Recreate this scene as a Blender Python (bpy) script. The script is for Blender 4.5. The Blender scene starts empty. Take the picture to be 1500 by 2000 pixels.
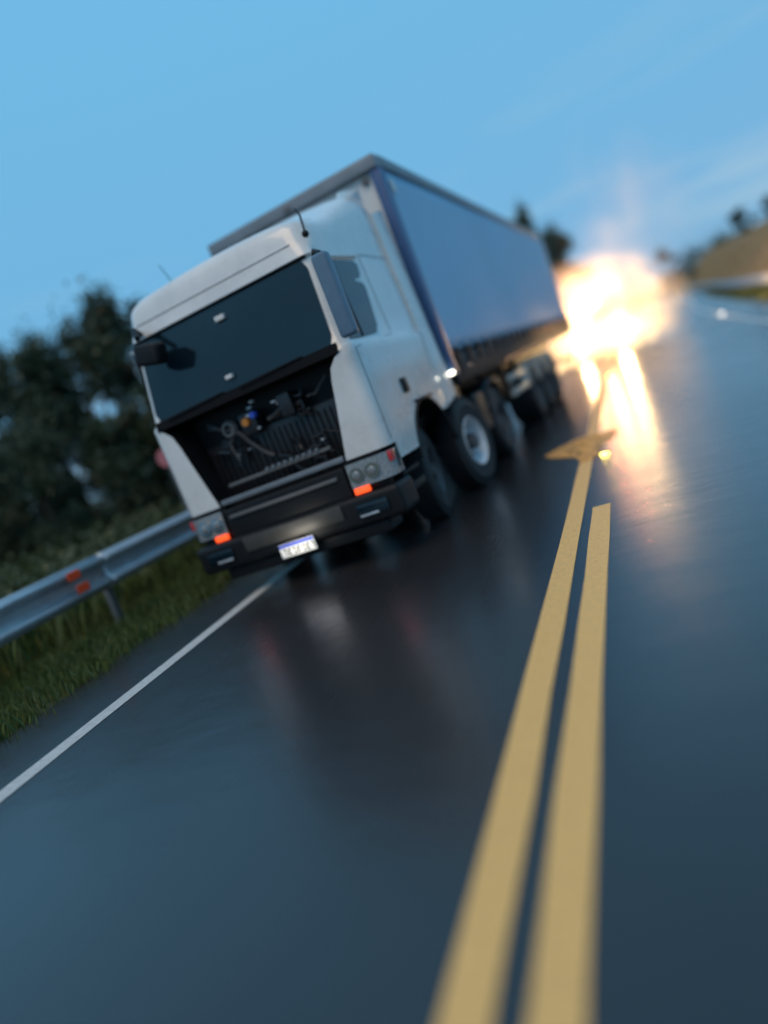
import bpy, bmesh, math, random
import numpy as np
from mathutils import Vector, Matrix
random.seed(7)
rng = np.random.default_rng(7)
S = bpy.context.scene
COL = S.collection

# ------------------------------------------------------------------ camera
cam_d = bpy.data.cameras.new('camera'); cam = bpy.data.objects.new('camera', cam_d); COL.objects.link(cam)
cam_d.sensor_fit = 'VERTICAL'; cam_d.sensor_height = 36.0; cam_d.sensor_width = 27.0
cam_d.lens = 1400.0 * 36.0 / 2000.0
cam_d.clip_start = 0.05; cam_d.clip_end = 5000
right = Vector((0.8916977, 0.30123452, -0.33783572))
up = Vector((0.26328022, 0.26194306, 0.9284769))
fwd = Vector((-0.36818301, 0.91686619, -0.15426493))
m = Matrix((right, up, -fwd)).transposed().to_4x4(); m.translation = Vector((0, 0, 1.5252))
cam.matrix_world = m
cam_d.dof.use_dof = True; cam_d.dof.focus_distance = 5.4; cam_d.dof.aperture_fstop = 0.22
cam_d.dof.aperture_blades = 0
S.camera = cam

# ------------------------------------------------------------------ world, sun, exposure
W = bpy.data.worlds.new('World'); S.world = W; W.use_nodes = True
nt = W.node_tree; nt.nodes.clear()
N = nt.nodes.new; L = nt.links.new
SUN_EL, SUN_AZ = 55.0, 188.0      # soft warm light through thin cloud behind the photographer
out = N('ShaderNodeOutputWorld'); addsh = N('ShaderNodeAddShader')
bg1 = N('ShaderNodeBackground'); bg2 = N('ShaderNodeBackground')
sky = N('ShaderNodeTexSky'); sky.sky_type = 'NISHITA'; sky.sun_disc = False
sky.sun_elevation = math.radians(SUN_EL); sky.sun_rotation = math.radians(SUN_AZ)
L(sky.outputs[0], bg1.inputs[0]); bg1.inputs[1].default_value = 0.012
tc = N('ShaderNodeTexCoord'); sep = N('ShaderNodeSeparateXYZ'); L(tc.outputs['Generated'], sep.inputs[0])
ramp = N('ShaderNodeValToRGB'); L(sep.outputs[2], ramp.inputs[0])
cr = ramp.color_ramp
cr.elements[0].position = 0.0; cr.elements[0].color = (0.17, 0.38, 0.60, 1)
cr.elements[1].position = 1.0; cr.elements[1].color = (0.16, 0.44, 0.74, 1)
for p, c in ((0.08, (0.155, 0.40, 0.66)), (0.25, (0.150, 0.44, 0.71)), (0.60, (0.165, 0.50, 0.80))):
    e = cr.elements.new(p); e.color = (*c, 1)
mp = N('ShaderNodeMapping'); mp.inputs['Scale'].default_value = (1.6, 1.6, 11.0); mp.inputs['Rotation'].default_value = (0.10, -0.06, 0.3)
L(tc.outputs['Generated'], mp.inputs[0])
nz = N('ShaderNodeTexNoise'); nz.inputs['Scale'].default_value = 2.1; nz.inputs['Detail'].default_value = 6; L(mp.outputs[0], nz.inputs[0])
cm = N('ShaderNodeMapRange'); cm.inputs[1].default_value = 0.50; cm.inputs[2].default_value = 0.78; L(nz.outputs[0], cm.inputs[0])
lowm = N('ShaderNodeMapRange'); lowm.inputs[1].default_value = 0.34; lowm.inputs[2].default_value = 0.04; L(sep.outputs[2], lowm.inputs[0])
mul = N('ShaderNodeMath'); mul.operation = 'MULTIPLY'; L(cm.outputs[0], mul.inputs[0]); L(lowm.outputs[0], mul.inputs[1])
mul2 = N('ShaderNodeMath'); mul2.operation = 'MULTIPLY'; mul2.inputs[1].default_value = 1.1; L(mul.outputs[0], mul2.inputs[0])
mix = N('ShaderNodeMix'); mix.data_type = 'RGBA'; L(mul2.outputs[0], mix.inputs[0]); L(ramp.outputs[0], mix.inputs[6]); mix.inputs[7].default_value = (0.34, 0.52, 0.66, 1)
L(mix.outputs[2], bg2.inputs[0]); bg2.inputs[1].default_value = 0.97
L(bg1.outputs[0], addsh.inputs[0]); L(bg2.outputs[0], addsh.inputs[1]); L(addsh.outputs[0], out.inputs[0])

sd = bpy.data.lights.new('sun', 'SUN'); sd.energy = 1.5; sd.angle = math.radians(40); sd.color = (1.0, 0.66, 0.36)
sun = bpy.data.objects.new('sun', sd); COL.objects.link(sun)
az, el = math.radians(SUN_AZ), math.radians(SUN_EL)
sdir = Vector((math.sin(az) * math.cos(el), math.cos(az) * math.cos(el), math.sin(el)))
sun.rotation_euler = sdir.to_track_quat('Z', 'Y').to_euler()

S.view_settings.view_transform = 'Standard'; S.view_settings.look = 'None'
S.view_settings.exposure = 0.0; S.view_settings.gamma = 1.0; S.view_settings.use_curve_mapping = False
S.render.engine = 'CYCLES'
S.cycles.use_denoising = True
S.cycles.max_bounces = 6; S.cycles.volume_bounces = 0
S.cycles.sample_clamp_indirect = 2.5

# ------------------------------------------------------------------ materials
def mat(name, col, rough=0.5, metal=0.0, noise=0.0, scale=8.0, bump=0.0, bscale=60.0, spec=0.5, coat=0.0, emit=None, estr=0.0, rvar=0.0, col2=None, stretch=None, transl=0.0):
    M = bpy.data.materials.new(name); M.use_nodes = True
    t = M.node_tree; b = t.nodes['Principled BSDF']
    b.inputs['Base Color'].default_value = (*col, 1); b.inputs['Roughness'].default_value = rough
    b.inputs['Metallic'].default_value = metal; b.inputs['Specular IOR Level'].default_value = spec
    b.inputs['Coat Weight'].default_value = coat; b.inputs['Coat Roughness'].default_value = 0.06
    if emit:
        b.inputs['Emission Color'].default_value = (*emit, 1); b.inputs['Emission Strength'].default_value = estr
    c = t.nodes.new('ShaderNodeTexCoord'); src = c.outputs['Object']
    if stretch:
        mm = t.nodes.new('ShaderNodeMapping'); mm.inputs['Scale'].default_value = stretch; t.links.new(src, mm.inputs[0]); src = mm.outputs[0]
    if noise > 0 or rvar > 0 or col2:
        n = t.nodes.new('ShaderNodeTexNoise'); n.inputs['Scale'].default_value = scale; n.inputs['Detail'].default_value = 7; n.inputs['Roughness'].default_value = 0.65
        t.links.new(src, n.inputs[0])
        r = t.nodes.new('ShaderNodeMapRange'); r.inputs[1].default_value = 0.3; r.inputs[2].default_value = 0.7; t.links.new(n.outputs[0], r.inputs[0])
        if noise > 0 or col2:
            mx = t.nodes.new('ShaderNodeMix'); mx.data_type = 'RGBA'; t.links.new(r.outputs[0], mx.inputs[0])
            c2 = col2 or tuple(x * (1 - noise) for x in col)
            mx.inputs[6].default_value = (*c2, 1); mx.inputs[7].default_value = (*col, 1)
            t.links.new(mx.outputs[2], b.inputs['Base Color'])
        if rvar > 0:
            rr = t.nodes.new('ShaderNodeMapRange'); rr.inputs[3].default_value = max(0.02, rough - rvar); rr.inputs[4].default_value = rough + rvar
            t.links.new(r.outputs[0], rr.inputs[0]); t.links.new(rr.outputs[0], b.inputs['Roughness'])
    if bump > 0:
        n2 = t.nodes.new('ShaderNodeTexNoise'); n2.inputs['Scale'].default_value = bscale; n2.inputs['Detail'].default_value = 5
        t.links.new(c.outputs['Object'], n2.inputs[0])
        bb = t.nodes.new('ShaderNodeBump'); bb.inputs['Strength'].default_value = bump; bb.inputs['Distance'].default_value = 0.01
        t.links.new(n2.outputs[0], bb.inputs['Height']); t.links.new(bb.outputs[0], b.inputs['Normal'])
    return M

MT = {}
# wet asphalt: dark aggregate under a thin uneven water film
def asphalt():
    M = bpy.data.materials.new('wet_asphalt'); M.use_nodes = True; t = M.node_tree; b = t.nodes['Principled BSDF']
    c = t.nodes.new('ShaderNodeTexCoord')
    def noise(s, d, st=None):
        n = t.nodes.new('ShaderNodeTexNoise'); n.inputs['Scale'].default_value = s; n.inputs['Detail'].default_value = d
        if st:
            mm = t.nodes.new('ShaderNodeMapping'); mm.inputs['Scale'].default_value = st; t.links.new(c.outputs['Object'], mm.inputs[0]); t.links.new(mm.outputs[0], n.inputs[0])
        else: t.links.new(c.outputs['Object'], n.inputs[0])
        return n
    big = noise(0.5, 5, (1.0, 0.25, 1)); fine = noise(90, 4); vor = t.nodes.new('ShaderNodeTexVoronoi'); vor.inputs['Scale'].default_value = 110; t.links.new(c.outputs['Object'], vor.inputs[0])
    mx = t.nodes.new('ShaderNodeMix'); mx.data_type = 'RGBA'; t.links.new(fine.outputs[0], mx.inputs[0]); mx.inputs[6].default_value = (0.012, 0.012, 0.014, 1); mx.inputs[7].default_value = (0.038, 0.037, 0.039, 1)
    mx2 = t.nodes.new('ShaderNodeMix'); mx2.data_type = 'RGBA'; mx2.blend_type = 'MULTIPLY'; mx2.inputs[0].default_value = 0.45; t.links.new(mx.outputs[2], mx2.inputs[6])
    rb = t.nodes.new('ShaderNodeMapRange'); rb.inputs[1].default_value = 0.3; rb.inputs[2].default_value = 0.7; rb.inputs[3].default_value = 0.35; t.links.new(big.outputs[0], rb.inputs[0]); t.links.new(rb.outputs[0], mx2.inputs[7])
    t.links.new(mx2.outputs[2], b.inputs['Base Color'])
    rr = t.nodes.new('ShaderNodeMapRange'); rr.inputs[1].default_value = 0.3; rr.inputs[2].default_value = 0.7; rr.inputs[3].default_value = 0.16; rr.inputs[4].default_value = 0.32; t.links.new(big.outputs[0], rr.inputs[0]); t.links.new(rr.outputs[0], b.inputs['Roughness'])
    b.inputs['IOR'].default_value = 1.5; b.inputs['Coat Weight'].default_value = 0.45; b.inputs['Coat IOR'].default_value = 1.4; b.inputs['Coat Roughness'].default_value = 0.20; b.inputs['Specular IOR Level'].default_value = 0.5
    bp = t.nodes.new('ShaderNodeBump'); bp.inputs['Strength'].default_value = 0.14; bp.inputs['Distance'].default_value = 0.006
    t.links.new(vor.outputs[0], bp.inputs['Height'])
    bp2 = t.nodes.new('ShaderNodeBump'); bp2.inputs['Strength'].default_value = 0.08; bp2.inputs['Distance'].default_value = 0.05
    rip = noise(2.2, 3, (0.6, 1.3, 1)); t.links.new(rip.outputs[0], bp2.inputs['Height']); t.links.new(bp.outputs[0], bp2.inputs['Normal'])
    t.links.new(bp2.outputs[0], b.inputs['Normal'])
    cb = t.nodes.new('ShaderNodeBump'); cb.inputs['Strength'].default_value = 0.10; cb.inputs['Distance'].default_value = 0.05
    t.links.new(rip.outputs[0], cb.inputs['Height']); t.links.new(cb.outputs[0], b.inputs['Coat Normal'])
    return M
MT['asphalt'] = asphalt()
MT['yellow'] = mat('yellow_road_paint', (0.93, 0.53, 0.17), 0.5, noise=0.22, scale=35, bump=0.35, bscale=160, rvar=0.1)
MT['gore'] = mat('worn_orange_road_paint', (0.98, 0.44, 0.06), 0.6, scale=5, bump=0.35, bscale=160, col2=(0.62, 0.33, 0.11))
def _worn(M, sc, lo, hi):
    t = M.node_tree; b = t.nodes['Principled BSDF']; c = t.nodes.new('ShaderNodeTexCoord'); n = t.nodes.new('ShaderNodeTexNoise')
    n.inputs['Scale'].default_value = sc; n.inputs['Detail'].default_value = 8; n.inputs['Roughness'].default_value = .75; t.links.new(c.outputs['Object'], n.inputs[0])
    r = t.nodes.new('ShaderNodeMapRange'); r.inputs[1].default_value = .38; r.inputs[2].default_value = .55; r.inputs[3].default_value = lo; r.inputs[4].default_value = hi
    t.links.new(n.outputs[0], r.inputs[0]); t.links.new(r.outputs[0], b.inputs['Alpha'])
_worn(MT['gore'], 7, .15, 1.0); _worn(MT['yellow'], 30, .88, 1.0)
MT['white_paint'] = mat('white_road_paint', (0.62, 0.62, 0.60), 0.40, noise=0.35, scale=22, bump=0.3, bscale=160)
MT['soil'] = mat('verge_ground', (0.045, 0.060, 0.018), 0.9, noise=0.5, scale=1.7, bump=0.6, bscale=9, col2=(0.030, 0.030, 0.016))
MT['bank'] = mat('dry_bank_ground', (0.34, 0.26, 0.15), 0.9, noise=0.5, scale=0.9, bump=0.8, bscale=6, col2=(0.07, 0.075, 0.03))
MT['grass'] = mat('grass_blades', (0.070, 0.110, 0.020), 0.55, noise=0.6, scale=1.3, col2=(0.075, 0.090, 0.028))
MT['dry_grass'] = mat('dry_grass_blades', (0.55, 0.42, 0.27), 0.6, noise=0.4, scale=0.8, col2=(0.32, 0.26, 0.14))
MT['leaf'] = mat('dark_leaves', (0.026, 0.048, 0.022), 0.55, noise=0.5, scale=0.8, col2=(0.040, 0.064, 0.030))
MT['leaf2'] = mat('bush_leaves', (0.040, 0.066, 0.020), 0.55, noise=0.5, scale=0.7, col2=(0.070, 0.080, 0.030))
MT['bark'] = mat('bark', (0.07, 0.055, 0.04), 0.85, noise=0.5, scale=9, bump=0.8, bscale=30)
MT['galv'] = mat('galvanised_steel', (0.58, 0.62, 0.66), 0.36, metal=0.45, noise=0.25, scale=6, rvar=0.1, bump=0.05, bscale=30)
MT['galv_dark'] = mat('weathered_galvanised_steel', (0.25, 0.27, 0.29), 0.45, metal=0.7, noise=0.3, scale=7)
MT['cab'] = mat('white_cab_paint', (0.70, 0.72, 0.72), 0.30, coat=0.6, noise=0.20, scale=1.8, rvar=0.10)
MT['matt'] = mat('matt_black_rubber', (0.006, 0.007, 0.009), 0.85, spec=0.12)
MT['black'] = mat('black_plastic', (0.008, 0.009, 0.011), 0.5, spec=0.25, noise=0.3, scale=15, bump=0.1, bscale=120)
MT['blackgloss'] = mat('dusty_black_metal', (0.013, 0.013, 0.016), 0.35, noise=0.4, scale=10)
MT['beam'] = mat('dark_bumper_paint', (0.05, 0.048, 0.045), 0.5, noise=0.3, scale=9)
MT['grey'] = mat('grey_plastic', (0.12, 0.125, 0.13), 0.42, noise=0.2, scale=9)
MT['glass'] = mat('dark_windscreen_glass', (0.006, 0.017, 0.028), 0.08, spec=0.5, noise=0.5, scale=1.2)
MT['mirror'] = mat('grey_mirror_housing', (0.10, 0.18, 0.27), 0.35, noise=0.2, scale=5)
MT['sideglass'] = mat('side_window_glass', (0.020, 0.036, 0.056), 0.10, spec=0.5, noise=0.6, scale=1.6, col2=(0.02, 0.024, 0.035))
MT['chrome'] = mat('lamp_reflector', (0.75, 0.75, 0.74), 0.12, metal=1.0)
MT['lens'] = mat('headlamp_lens', (0.24, 0.26, 0.27), 0.10, coat=1.0, noise=0.5, scale=30)
MT['orange_lit'] = mat('lit_orange_indicator', (0.9, 0.12, 0.03), 0.3, emit=(1.0, 0.08, 0.015), estr=1.3)
MT['white_lit'] = mat('lit_white_marker', (0.9, 0.9, 0.8), 0.3, emit=(1.0, 0.95, 0.75), estr=5.0)
MT['red'] = mat('red_reflector', (0.5, 0.02, 0.02), 0.25, coat=0.5)
MT['tyre'] = mat('tyre_rubber', (0.018, 0.018, 0.020), 0.7, noise=0.3, scale=20, bump=0.1)
MT['rim'] = mat('white_steel_rim', (0.66, 0.70, 0.74), 0.4, noise=0.25, scale=9)
MT['hub'] = mat('dark_hub', (0.06, 0.06, 0.065), 0.5, noise=0.3, scale=12)
MT['curtain'] = mat('blue_grey_curtain', (0.27, 0.49, 0.70), 0.5, noise=0.10, scale=0.7, bump=0.1, bscale=2.2, stretch=(1, 0.5, 0.15))
MT['navy'] = mat('navy_steel', (0.035, 0.10, 0.25), 0.42, noise=0.2, scale=5)
MT['trail_grey'] = mat('grey_roof_rail', (0.22, 0.25, 0.28), 0.42, metal=0.3, noise=0.3, scale=3)
MT['trail_white'] = mat('white_bulkhead', (0.68, 0.70, 0.70), 0.45, noise=0.15, scale=2)
MT['mud'] = mat('pale_mudguard', (0.48, 0.46, 0.42), 0.42, noise=0.4, scale=4)
MT['blue_cap'] = mat('blue_plastic', (0.03, 0.09, 0.55), 0.35)
MT['orange_cap'] = mat('orange_plastic', (0.55, 0.20, 0.02), 0.4)
MT['plate'] = mat('plate_white', (0.92, 0.92, 0.90), 0.3)
MT['plate_blue'] = mat('plate_blue', (0.03, 0.07, 0.50), 0.3)
MT['plate_black'] = mat('plate_characters', (0.02, 0.02, 0.02), 0.4)
MT['refl_orange'] = mat('orange_reflective_sheet', (1.0, 0.09, 0.025), 0.3)
MT['refl_yellow'] = mat('yellow_reflector_painted_glow', (1.0, 0.85, 0.22), 0.25, emit=(1.0, .78, .12), estr=14)  # emission imitates light thrown back by the stud reflectors, which hold no lamp
MT['refl_white'] = mat('white_reflector_painted_glow', (0.95, 0.95, 0.90), 0.25, emit=(1.0, .95, .85), estr=14)  # reflected light put in as emission here too
MT['pink'] = mat('faded_pink_sheet', (0.50, 0.17, 0.20), 0.5, noise=0.3, scale=9)
MT['resc'] = mat('white_vehicle_paint', (0.65, 0.65, 0.64), 0.3, coat=0.5, noise=0.1, scale=3)
MT['resc_red'] = mat('red_vehicle_paint', (0.5, 0.03, 0.03), 0.3, coat=0.5)
MT['headlamp_on'] = mat('lit_headlamp', (1, 1, 1), 0.2, emit=(1.0, 0.78, 0.42), estr=260.0)
MT['flood_on'] = mat('lit_floodlamp', (1, 1, 1), 0.2, emit=(1.0, 0.80, 0.45), estr=260.0)
MT['beacon_red'] = mat('lit_red_beacon', (0.9, 0.05, 0.05), 0.2, emit=(1.0, 0.06, 0.05), estr=70.0)
MT['amber_on'] = mat('lit_amber_lamp', (1, 0.4, 0.05), 0.2, emit=(1.0, 0.36, 0.05), estr=60.0)

# ------------------------------------------------------------------ mesh helpers
class MB:
    """collects shapes into one mesh"""
    def __init__(s): s.bm = bmesh.new()
    def box(s, x0, x1, y0, y1, z0, z1, bev=0.0, seg=2, rot=None):
        c = Vector(((x0+x1)/2, (y0+y1)/2, (z0+z1)/2))
        M_ = Matrix.Translation(c) @ (rot.to_4x4() if rot else Matrix.Identity(4)) @ Matrix.Diagonal((abs(x1-x0), abs(y1-y0), abs(z1-z0), 1))
        r = bmesh.ops.create_cube(s.bm, size=1.0, matrix=M_)
        if bev > 0:
            vs = set(r['verts']); es = [e for e in s.bm.edges if e.verts[0] in vs and e.verts[1] in vs]
            bmesh.ops.bevel(s.bm, geom=es, offset=bev, segments=seg, affect='EDGES', profile=0.6)
        return s
    def cyl(s, p0, p1, r0, r1=None, n=12, cap=True):
        p0, p1 = Vector(p0), Vector(p1); r1 = r0 if r1 is None else r1
        d = p1-p0; q = d.to_track_quat('Z', 'Y').to_matrix().to_4x4()
        M_ = Matrix.Translation((p0+p1)/2) @ q
        bmesh.ops.create_cone(s.bm, cap_ends=cap, segments=n, radius1=r0, radius2=r1, depth=d.length, matrix=M_)
        return s
    def tube(s, pts, r, n=8):
        for a, b in zip(pts[:-1], pts[1:]): s.cyl(a, b, r, r, n)
        for p in pts[1:-1]: s.ball(p, r, n)
        return s
    def ball(s, p, r, n=10, sc=(1, 1, 1)):
        bmesh.ops.create_uvsphere(s.bm, u_segments=n, v_segments=max(6, n//2+2), radius=1, matrix=Matrix.Translation(p) @ Matrix.Diagonal((r*sc[0], r*sc[1], r*sc[2], 1)))
        return s
    def poly(s, pts, th=None, nrm=None):
        vs = [s.bm.verts.new(p) for p in pts]; f = s.bm.faces.new(vs)
        if th:
            n = Vector(nrm) if nrm else None
            if n is None: f.normal_update(); n = f.normal
            r = bmesh.ops.extrude_face_region(s.bm, geom=[f])
            vv = [g for g in r['geom'] if isinstance(g, bmesh.types.BMVert)]
            bmesh.ops.translate(s.bm, verts=vv, vec=n*th)
        return s
    def lathe_x(s, prof, c=(0, 0, 0), n=40):
        """prof: list of (x, radius); axis along x"""
        rings = []
        for x, r in prof:
            rings.append([s.bm.verts.new((c[0]+x, c[1]+r*math.cos(2*math.pi*k/n), c[2]+r*math.sin(2*math.pi*k/n))) for k in range(n)])
        for a, b in zip(rings[:-1], rings[1:]):
            for k in range(n): s.bm.faces.new((a[k], a[(k+1) % n], b[(k+1) % n], b[k]))
        return s
    def build(s, name, material, parent=None, smooth=True, angle=35):
        bmesh.ops.recalc_face_normals(s.bm, faces=s.bm.faces)
        me = bpy.data.meshes.new(name); s.bm.to_mesh(me); s.bm.free()
        for mm in (material if isinstance(material, (list, tuple)) else [material]): me.materials.append(mm)
        if smooth:
            me.shade_smooth()
            try: me.set_sharp_from_angle(angle=math.radians(angle))
            except Exception: pass
        o = bpy.data.objects.new(name, me); COL.objects.link(o)
        if parent is not None: o.parent = parent
        return o

def tag(o, label=None, cat=None, group=None, kind=None):
    if label: o['label'] = label
    if cat: o['category'] = cat
    if group: o['group'] = group
    if kind: o['kind'] = kind
    return o
def empty(name, loc=(0, 0, 0), rz=0.0):
    o = bpy.data.objects.new(name, None); COL.objects.link(o); o.location = loc; o.rotation_euler = (0, 0, rz); o.empty_display_size = 0.2
    return o
def dup(o, parent=None):
    c = o.copy(); COL.objects.link(c); c.parent = parent
    for ch in list(o.children): dup(ch, c)
    return c
def mesh_obj(name, verts, faces, material, parent=None, smooth=False):
    me = bpy.data.meshes.new(name)
    me.from_pydata(verts, [], faces); me.materials.append(material)
    if smooth: me.shade_smooth()
    o = bpy.data.objects.new(name, me); COL.objects.link(o)
    if parent is not None: o.parent = parent
    return o
def quads_np(name, V, material, parent=None, tri=False):
    """V: (n, k, 3) array of separate k-gons"""
    n, k, _ = V.shape
    me = bpy.data.meshes.new(name)
    me.vertices.add(n*k); me.vertices.foreach_set('co', V.reshape(-1).astype(np.float32))
    me.loops.add(n*k); me.loops.foreach_set('vertex_index', np.arange(n*k, dtype=np.int32))
    me.polygons.add(n); me.polygons.foreach_set('loop_start', np.arange(0, n*k, k, dtype=np.int32)); me.polygons.foreach_set('loop_total', np.full(n, k, dtype=np.int32))
    me.update(calc_edges=True); me.materials.append(material)
    o = bpy.data.objects.new(name, me); COL.objects.link(o)
    if parent is not None: o.parent = parent
    return o

# ------------------------------------------------------------------ ground and road
def curve(y):                      # sideways drift of the road, it bends gently to the right
    if y < 15: return 0.0
    if y < 60: return 0.0009*(y-15)**2
    return 0.0009*45**2 + 0.047*(y-60) + 0.034*25*(1-math.exp(-(y-60)/25))
def bank_h(x, y):
    """height of the land at x, y: flat road, left verge dipping a little, a bank on the right"""
    d = x - curve(y)
    h = -0.03
    if d > 6.2:
        t = min(1.0, (d-6.2)/4.0); t = t*t*(3-2*t)
        s = min(1.0, max(0.0, (y-12)/25.0))
        h += t*(2.0+0.021*min(y, 160))*s + 0.25*t*math.sin(y*0.17+x*0.1)*s
    if d < -5.4:
        t = min(1.0, (-5.4-d)/3.0)
        h -= 0.10*t
        t2 = min(1.0, max(0.0, (-8.5-d)/14.0)); h += t2*0.9
    return h
ys = sorted(set([-40, -20, -10] + list(np.arange(-6, 60, 1.5)) + list(np.arange(60, 170, 5.0)) + [190, 230, 300, 400, 600, 1000, 2000, 3500]))
offs = [-3000, -800, -200, -80, -40, -26, -22, -18, -15, -12, -10, -8.5, -7.5, -6.4, -5.9, -5.4, 0, 4.6, 5.3, 6.2, 6.9, 7.6, 8.3, 9.0, 9.6, 10.2, 12, 16, 25, 60, 200, 800, 3000]
V = []; F = []
for y in ys:
    for d in offs:
        x = curve(min(y, 300)) + d; V.append((x, y, bank_h(x, min(y, 300)) + (rng.uniform(-0.03, 0.03) if abs(d) > 6.5 and abs(d) < 60 else 0)))
nO = len(offs)
for j in range(len(ys)-1):
    for i in range(nO-1):
        a = j*nO+i; F.append((a, a+1, a+nO+1, a+nO))
g = mesh_obj('ground', V, F, MT['soil'], smooth=True); g['kind'] = 'structure'
g.data.materials.append(MT['bank'])
for k, p in enumerate(g.data.polygons):
    if (k % (nO-1)) >= 19: p.material_index = 1

def ribbon(name, d0, d1, y0, y1, z, material, kind=None, step=1.5, jag=0.0, kerb=0.0):
    V = []; F = []; yy = list(np.arange(y0, min(y1, 170), step)) + ([y1] if y1 <= 170 else [170, 200, 250, 300])
    for y in yy:
        a, b = d0 + rng.uniform(-jag, jag), d1 + rng.uniform(-jag, jag)
        V += [(curve(y)+a, y, z), (curve(y)+b, y, z)]
        if kerb: V += [(curve(y)+a-0.03, y, z-kerb), (curve(y)+b+0.03, y, z-kerb)]
    k = 4 if kerb else 2
    for j in range(len(yy)-1):
        q = j*k
        F.append((q, q+1, q+k+1, q+k))
        if kerb: F.append((q+2, q, q+k, q+k+2)); F.append((q+1, q+3, q+k+3, q+k+1))
    o = mesh_obj(name, V, F, material)
    if kind: o['kind'] = kind
    return o
ribbon('road', -5.25, 4.75, -30, 300, 0.0, MT['asphalt'], 'structure', kerb=0.10, jag=0.05, step=0.75)
ribbon('road_marking', -4.31, -4.15, -30, 300, 0.004, MT['white_paint'], 'structure', jag=0.006, step=0.75)
ribbon('road_marking', 3.01, 3.13, -30, 300, 0.004, MT['white_paint'], 'structure', jag=0.006, step=0.75)
ribbon('road_marking', -0.885, -0.735, -30, 300, 0.004, MT['yellow'], 'structure', jag=0.005, step=0.75)
ribbon('road_marking', -0.655, -0.505, -30, 6.2, 0.004, MT['yellow'], 'structure', jag=0.005, step=0.75)
# worn yellow gore patch beside the stud, where the second line stops
gore = [(-1.43, 9.62), (-1.16, 9.15), (-0.98, 8.9), (-0.88, 8.45), (-0.74, 8.45), (-0.66, 9.0), (-0.52, 9.6), (-0.44, 10.2), (-0.70, 10.25), (-0.95, 10.4), (-1.20, 10.1)]
gore = [p for k in range(len(gore)) for p in (gore[k], ((gore[k][0]+gore[(k+1) % len(gore)][0])/2+rng.uniform(-.025, .025), (gore[k][1]+gore[(k+1) % len(gore)][1])/2+rng.uniform(-.06, .06)))]
o = MB().poly([(x, y, 0.008) for x, y in gore]).build('road_marking', MT['gore'], smooth=False); o['kind'] = 'structure'

# road studs
def stud(x, y, mt, label):
    r = empty('road_stud', (x, y, 0.004))
    bm = MB(); bm.poly([(-.06, -.055, 0), (.06, -.055, 0), (.06, .055, 0), (-.06, .055, 0)])
    b = MB(); bmesh.ops.create_cone(b.bm, cap_ends=True, segments=4, radius1=0.085, radius2=0.055, depth=0.022, matrix=Matrix.Translation((0, 0, .011)) @ Matrix.Rotation(math.radians(45), 4, 'Z'))
    bm.bm.free(); b.build('stud_body', MT['grey'], r, smooth=False)
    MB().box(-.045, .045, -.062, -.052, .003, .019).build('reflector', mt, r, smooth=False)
    return tag(r, label, 'road stud', 'reflective studs set in the road')
stud(-0.60, 8.58, MT['refl_yellow'], 'yellow reflective road stud with reflected glow put into its lens beside the orange painted patch in mid road')
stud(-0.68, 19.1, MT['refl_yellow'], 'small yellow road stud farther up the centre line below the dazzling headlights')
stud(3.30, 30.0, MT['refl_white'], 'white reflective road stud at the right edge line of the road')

# ------------------------------------------------------------------ guardrails
def w_profile(h=0.43, d=0.085):
    # (offset toward the road, height) of a corrugated beam
    pts = []
    for t, o in ((0, .00), (.06, .02), (.13, 1), (.24, 1), (.33, .15), (.42, .10), (.50, .10), (.58, .10), (.67, .15), (.76, 1), (.87, 1), (.94, .02), (1, 0)):
        pts.append((o*d, t*h))
    return pts
def guardrail(name, side, d_off, y0, y1, label, zt=0.90, ph=0.43, seclen=4.0, with_refl=False):
    root = tag(empty(name, (curve(y0)+d_off, y0, -0.1)), label, 'guard rail', 'steel guard rails along the road')
    x0 = curve(y0)+d_off
    prof = w_profile(ph)
    y = y0; k = 0
    while y < y1:
        ya, yb = y, y+seclen
        Vv = []; Ff = []; n = len(prof)
        for q, yy in enumerate((ya-0.12, ya, (ya+yb)/2, yb)):
            pr = 0.003 if q < 2 else 0.0
            for (o_, z_) in prof:
                Vv.append((curve(yy)+d_off-x0 + side*(o_+pr), yy-y0, zt-ph+z_+0.1))
        for q in range(3):
            for i in range(n-1):
                a = q*n+i; Ff.append((a, a+1, a+n+1, a+n))
        o = mesh_obj('beam', Vv, Ff, MT['galv'], root, smooth=True)
        so = o.modifiers.new('s', 'SOLIDIFY'); so.thickness = 0.004
        xx = curve(ya)+d_off-x0
        MB().box(xx-side*.17-.035, xx-side*.17+.035, ya-y0-.05, ya-y0+.05, -.05, zt+.06, .004, 1).build('post', MT['galv_dark'], root)
        MB().box(xx-side*.13, xx-side*.002, ya-y0-.06, ya-y0+.06, zt-ph+.16, zt+.02, .004, 1).build('spacer_block', MT['galv_dark'], root)
        b = MB()
        for zz in (.24, .36):
            for dy in (-.03, -.09): b.cyl((xx+side*.01, ya-y0+dy, zt-ph+zz), (xx+side*.022, ya-y0+dy, zt-ph+zz), .009, n=8)
        b.build('bolt', MT['galv_dark'], root)['kind'] = 'stuff'
        y += seclen; k += 1
    return root
rail_l = guardrail('guardrail', 1, -6.35, -1.2, 90, 'corrugated steel guard rail on the left verge, running behind the white truck')
rail_r = guardrail('guardrail', -1, 5.15, 16, 140, 'distant steel guard rail on the right below the dry grass bank', zt=0.80, ph=0.36)
for (y_, z_) in ((6.13, .80), (6.19, .63)):
    q = MB().box(0.0, .012, -.10, .10, -.05, .05, .006, 1).build('reflector', MT['refl_orange'], rail_l)
    q.location = (0.10, y_+1.2, z_+0.1)

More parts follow.
